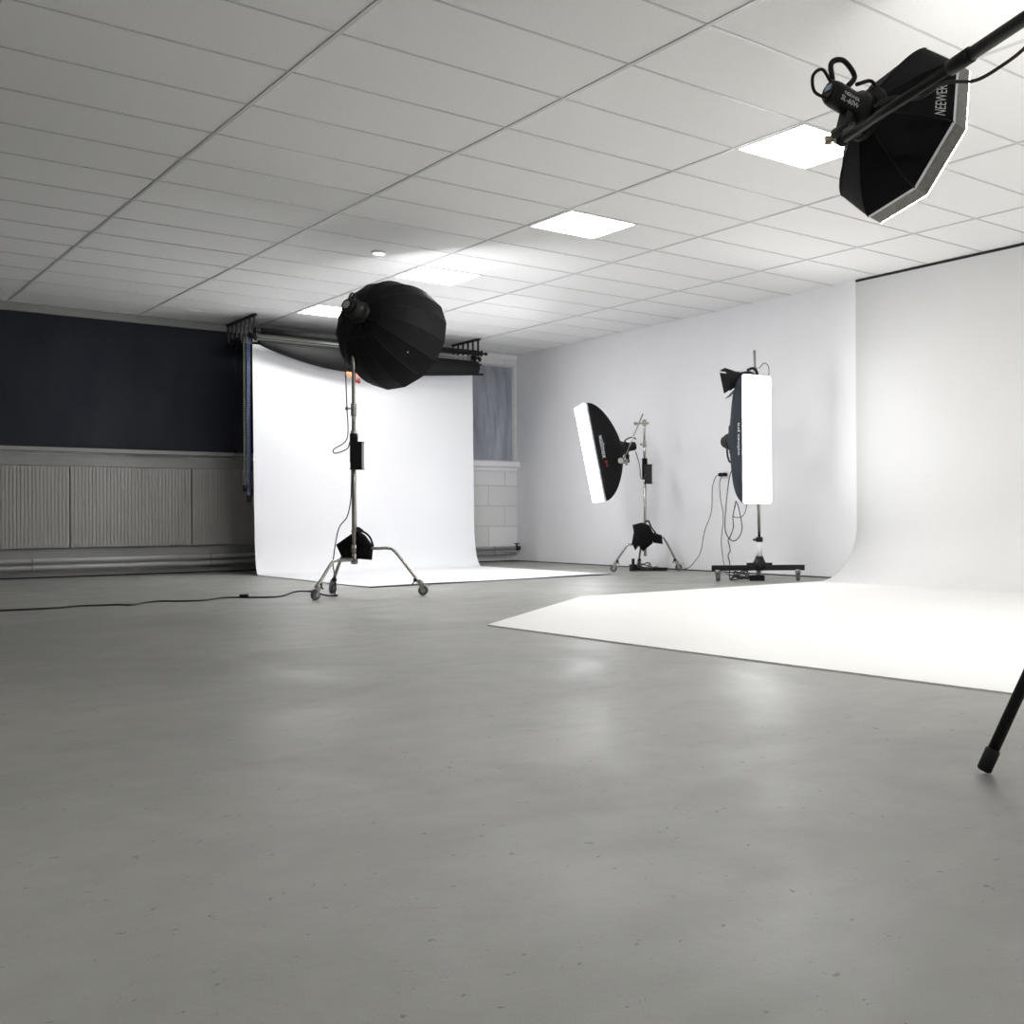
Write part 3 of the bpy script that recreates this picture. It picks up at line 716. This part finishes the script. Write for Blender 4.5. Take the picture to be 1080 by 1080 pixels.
build('boom_clamp', MB().cyl(PX+V(0, 0, B1.z-.06), PX+V(0, 0, B1.z+.035), .04, 18, .006).cyl(B1, B1+Fv*.09, .02, 12), M['blackplastic'], bt, bt)
build('leg_collar', MB().cyl(PX+V(0, 0, .99), PX+V(0, 0, 1.10), .036, 18, .005), M['blackplastic'], bt, bt)
ft = V(.134, -2.272, 0); rad = ft-PX; rad.z = 0
for k in range(3):
    a = 2*PI*k/3; d = Matrix.Rotation(a, 3, 'Z') @ rad; foot = PX+d; top = PX+d*.05+V(0, 0, 1.05); dl = (top-foot).normalized()
    lg = build('leg', MB().cyl(foot+dl*.03+V(0, 0, .0075), top, .0145, 16), M['black'], bt, bt)
    build('rubber_foot', MB().cyl(foot+dl*.001+V(0, 0, .0075), foot+dl*.058+V(0, 0, .0075), .0185, 16, .004), M['rubber'], lg, bt)
    build('brace', MB().bar(PX+V(0, 0, .33), PX+d*.5+V(0, 0, .45), .02, .008), M['black'], lg, bt)

# strobe, bracket and lettering of the overhead softbox
t = OV_T
e, sd, uu = strobe(t, A0+dn*.02, dn, V(0, 0, 1), .175, .048)
build('handle', MB().tube(bez([e-dn*.07+uu*.05, e-dn*.09+uu*.105, e-dn*.03+uu*.135, e+dn*.015+uu*.10, e-dn*.005+uu*.045], 6), .010, 8), M['black'], t, t)
build('cable_loop', MB().tube(bez([e+uu*.035, e+dn*.045+uu*.06, e+dn*.075+uu*.02, e+dn*.055-uu*.03, e+dn*.0-uu*.03], 6), .006, 8), M['black'], t, t)
mid = A0+dn*.09
build('tilt_bracket', MB().bar(mid-uu*.03, mid-uu*.13, .05, .05, sd).cyl(mid-uu*.11-sd*.05, mid-uu*.11+sd*.05, .03, 18, .004).bar(mid-uu*.12, B0+(B1-B0).normalized()*.10, .03, .03), M['blackplastic'], t, t)
build('latch', MB().tube(bez([A0+uu*.09+ob.n*.01, A0+uu*.125-ob.n*.03, A0+uu*.08+dn*.09], 5), .007, 8).cyl(A0+uu*.09+dn*.02-sd*.03, A0+uu*.09+dn*.02+sd*.03, .012, 10), M['black'], t, t)


# ------------------------------------------------------------------ cables and sockets
def cable(name, pts, r, label, cat='cable', m_='cable', seg_=7, extra=None, group=None):
    b = MB().tube(bez(pts, seg_), r, 8); t = thing(name, label, cat, pts[0], group)
    build('cord', b, M[m_], t, t)
    if extra: extra(t)
    return t
fc = [(-.98, 5.25), (-.75, 5.08), (-.45, 5.03), (-.27, 5.12), (-.14, 5.07), (-.05, 5.05), (.02, 4.96), (.14, 5.12), (.26, 5.18), (.36, 5.08), (.50, 5.03), (.697, 5.20), (.826, 5.139), (.96, 5.00), (1.08, 5.05)]
def conn(t): build('plug_coupling', MB().cyl((.80, 5.152, .016), (.855, 5.12, .016), .015, 10, .003), M['blackplastic'], t, t)
cable('floor_cable', [(x, y, .007) for x, y in fc]+[(1.22, 5.14, .03), (1.30, 5.02, .03), (1.35, 4.86, .007), (1.40, 4.78, .007), (1.45, 4.95, .007)], .0065,
      'thin black cable snaking across the grey floor from the left stand', extra=conn)
cable('light_cable', [(1.44, 4.69, 2.16), (1.434, 4.682, 1.95), (1.434, 4.682, 1.831), (1.437, 4.678, 1.684), (1.444, 4.675, 1.449), (1.449, 4.671, 1.28), (1.432, 4.686, 1.199), (1.367, 4.746, 1.141), (1.378, 4.736, 1.112), (1.443, 4.676, 1.145), (1.459, 4.661, 1.20)], .0045,
      'thin black cable looping from round softbox down to its power pack')
cable('power_cable', [(1.469, 4.653, .99), (1.467, 4.655, .876), (1.462, 4.659, .744), (1.442, 4.679, .62), (1.398, 4.72, .539), (1.375, 4.735, .422), (1.36, 4.75, .26), (1.41, 4.85, .17), (1.44, 4.9, .06), (1.45, 4.95, .012)], .0045,
      'thin black cable hanging down past the sandbag on left stand')
t = thing('wall_socket', 'small wall sockets with two black plugs left of the strip softbox', 'socket', (xr(5.25), 5.25, 1.02))
build('face_plate', MB().box((xr(5.25)-.012, 5.19, 1.015), (xr(5.25), 5.32, 1.085)), M['whiteplastic'], t, t)
for y in (5.285, 5.215): build('plug', MB().cyl((xr(y)-.06, y, 1.052), (xr(y)-.01, y, 1.052), .02, 12, .004), M['black'], t, t)
cable('socket_cable', [(5.725, 5.285, 1.05), (5.72, 5.335, 1.02), (5.72, 5.385, .907), (5.73, 5.418, .651), (5.73, 5.532, .444), (5.74, 5.616, .215), (5.74, 5.72, .107), (5.70, 5.80, .03), (5.66, 5.98, .008)], .004,
      'thin black cable drooping from wall socket to the rear chrome stand')
cable('extension_cable', [(5.725, 5.215, 1.05), (5.71, 5.25, .975), (5.71, 5.242, .802), (5.71, 5.197, .599), (5.71, 5.23, .346), (5.70, 5.20, .194), (5.66, 5.12, .064), (5.5, 4.9, .008), (5.32, 4.6, .008)], .004,
      'thin black cable hanging straight down the white wall from the socket')
cable('softbox_cable', [(4.70, 3.83, 1.05), (4.665, 3.846, 1.026), (4.646, 3.864, .948), (4.626, 3.883, .731), (4.616, 3.893, .514), (4.632, 3.879, .427), (4.67, 3.844, .379), (4.708, 3.808, .41), (4.731, 3.787, .496), (4.715, 3.801, .644), (4.693, 3.821, .74), (4.683, 3.83, .688), (4.67, 3.843, .601), (4.673, 3.84, .505), (4.651, 3.861, .419), (4.638, 3.873, .384), (4.651, 3.862, .297), (4.638, 3.874, .245), (4.663, 3.88, .167), (4.70, 3.93, .06), (4.76, 3.99, .009)], .0045,
      'long black cable looping below the strip softbox to floor')
cable('spotlight_cable', [(4.69, 3.824, .748), (4.677, 3.837, .65), (4.677, 3.837, .60), (4.747, 3.80, .605), (4.80, 3.80, .70), (4.86, 3.85, .95)], .0035,
      'short black cable curving under the strip softbox toward column')
cable('top_cable', [(4.965, 3.80, 1.98), (5.0, 3.77, 2.03), (5.035, 3.745, 2.00), (5.04, 3.75, 1.9), (5.03, 3.78, 1.75), (4.99, 3.80, 1.6)], .0035,
      'small black cable arc at the stand top above strip softbox')
cable('strobe_cable', [(5.141, 5.994, 1.315), (5.163, 5.974, 1.232), (5.178, 5.96, 1.129), (5.182, 5.957, 1.036), (5.2, 5.94, 1.012), (5.235, 5.93, 1.067)], .004,
      'thin cable from tilted softbox strobe to its power pack')
cable('boom_cable', [camp(.36, 1.38, 3.78), camp(.42, 1.385, 3.72), camp(.50, 1.375, 3.70), camp(.575, 1.395, 3.62), camp(.67, 1.395, 3.60), camp(.745, 1.42, 3.54), camp(.80, 1.44, 3.44), camp(.86, 1.49, 3.30), camp(.94, 1.50, 3.0), camp(1.0, 1.40, 2.70)], .006,
      'black cable hanging from the overhead boom past silver softbox rim')
def tangle(cx, cy, w, h, n, label):
    pts = []
    for i in range(n):
        a = i*2.3; k = .5+.5*((i*37) % 11)/11
        pts.append((cx+w*k*math.cos(a), cy+h*k*math.sin(a), (.008, .05, .02, .09)[i % 4]))
    cable('coiled_cable', pts, .0055, label, seg_=8, group='tangled cables under the right stands')
tangle(4.93, 4.02, .17, .14, 13, 'tangled black cable on floor under base of rolling stand')
tangle(5.38, 6.15, .16, .16, 12, 'tangled black cable on floor under the rear chrome stand')
def brick(p, q, label, w=.06, h=.04):
    t = thing('power_strip', label, 'power strip', ((p[0]+q[0])/2, (p[1]+q[1])/2, 0), 'power strips on the floor')
    d = (V(*q, 0)-V(*p, 0)).normalized()
    build('case', MB().bar((*p, .0+h/2), (*q, h/2), w, h), M['black'], t, t)
    for k in (.25, .5, .75):
        c_ = V(*p, h)*(1-k)+V(*q, h)*k; build('outlet', MB().cyl(c_-V(0, 0, .002), c_+V(0, 0, .003), .019, 12), M['blackplastic'], t, t)
brick((4.95, 3.93), (5.05, 3.83), 'black power strip under hub of the rolling stand', .07, .05)
brick((5.30, 6.30), (5.60, 6.03), 'black power strip along the white wall under rear sandbag', .05, .035)
tr = thing('charger', 'small black charger block on floor beside the rear power strip', 'charger', (5.28, 6.24, 0))
build('case', MB().box((5.245, 6.20, 0), (5.305, 6.26, .075)), M['blackplastic'], tr, tr)
build('plug', MB().cyl((5.275, 6.23, .075), (5.275, 6.23, .14), .018, 10, .003), M['black'], tr, tr)

# ------------------------------------------------------------------ lettering on the softboxes
def lettering(box, root, body, size, side_dir, reach, shift, reading, up_to_apex, d0, key='print_', name='lettering'):
    """prints body on the panel whose outward direction is closest to side_dir; reading is the world direction the words run in"""
    best = max(range(box.N), key=lambda i: (((box.a*(box.poly[i][0]+box.poly[(i+1) % box.N][0])+box.b*(box.poly[i][1]+box.poly[(i+1) % box.N][1]))).normalized().dot(side_dir)) + .5*(math.hypot(box.poly[i][0]-box.poly[(i+1) % box.N][0], box.poly[i][1]-box.poly[(i+1) % box.N][1]) > .1))
    p, q = box.poly[best], box.poly[(best+1) % box.N]; ln = math.hypot(q[0]-p[0], q[1]-p[1])
    e = box.a*(q[0]-p[0])+box.b*(q[1]-p[1]); sg = 1 if e.dot(V(reading)) > 0 else -1
    m = box.printed(body, size, best+.5+shift/ln*sg, sg/ln*reach, d0, (1 if up_to_apex else -1)/box.L)
    return build(name, m, M[key], root, root, False)
def find(n, k=0): return [o for o in bpy.data.objects if o.name.split('.')[0] == n and not o.parent][k]
T2, T3 = find('tilted_softbox'), find('strip_softbox')
lettering(sb2, T2, 'walimex', .078, -Fv, 1.0, -.05, (0, 0, -1), True, .22)
lettering(sb2, T2, 'pro', .05, -Fv, 1.0, .15, (0, 0, -1), True, .26, 'redprint')
lettering(sb3, T3, 'walimex pro', .06, -Rv, 1.0, .0, (0, 0, 1), True, .16)
lettering(ob, OV_T, 'NEEWER', .035, -Fv, 1.0, -.045, (0, 0, 1), True, .26)

# small maker's lettering on the side of the boom light's head
def tube_lettering(body, size, start, along, centre, radius, face, lift):
    vs, fs = text_mesh(body, size); a = V(along).normalized(); f = (V(face)-a*V(face).dot(a)).normalized(); w = a.cross(f).normalized()
    if w.z < 0: w = -w
    out = []
    for x, y, _ in vs:
        t = (y+lift)/radius; out.append(V(centre)+a*(start+x)+(f*math.cos(t)+w*math.sin(t))*(radius+.0015))
    return out, fs
b = MB()
for body, size, st, lift in (('NEEWER', .017, .0, .024), ('SL-60W', .024, .0, .004)):
    v_, f_ = tube_lettering(body, size, st, ob.n, A0+dn*.125, .048, -Fv-V(0, 0, .35), lift); b.add(v_, f_)
hb = [c_ for c_ in OV_T.children if c_.name.startswith('strobe_body')][0]
build('lettering', b, M['print_'], hb, OV_T, False)
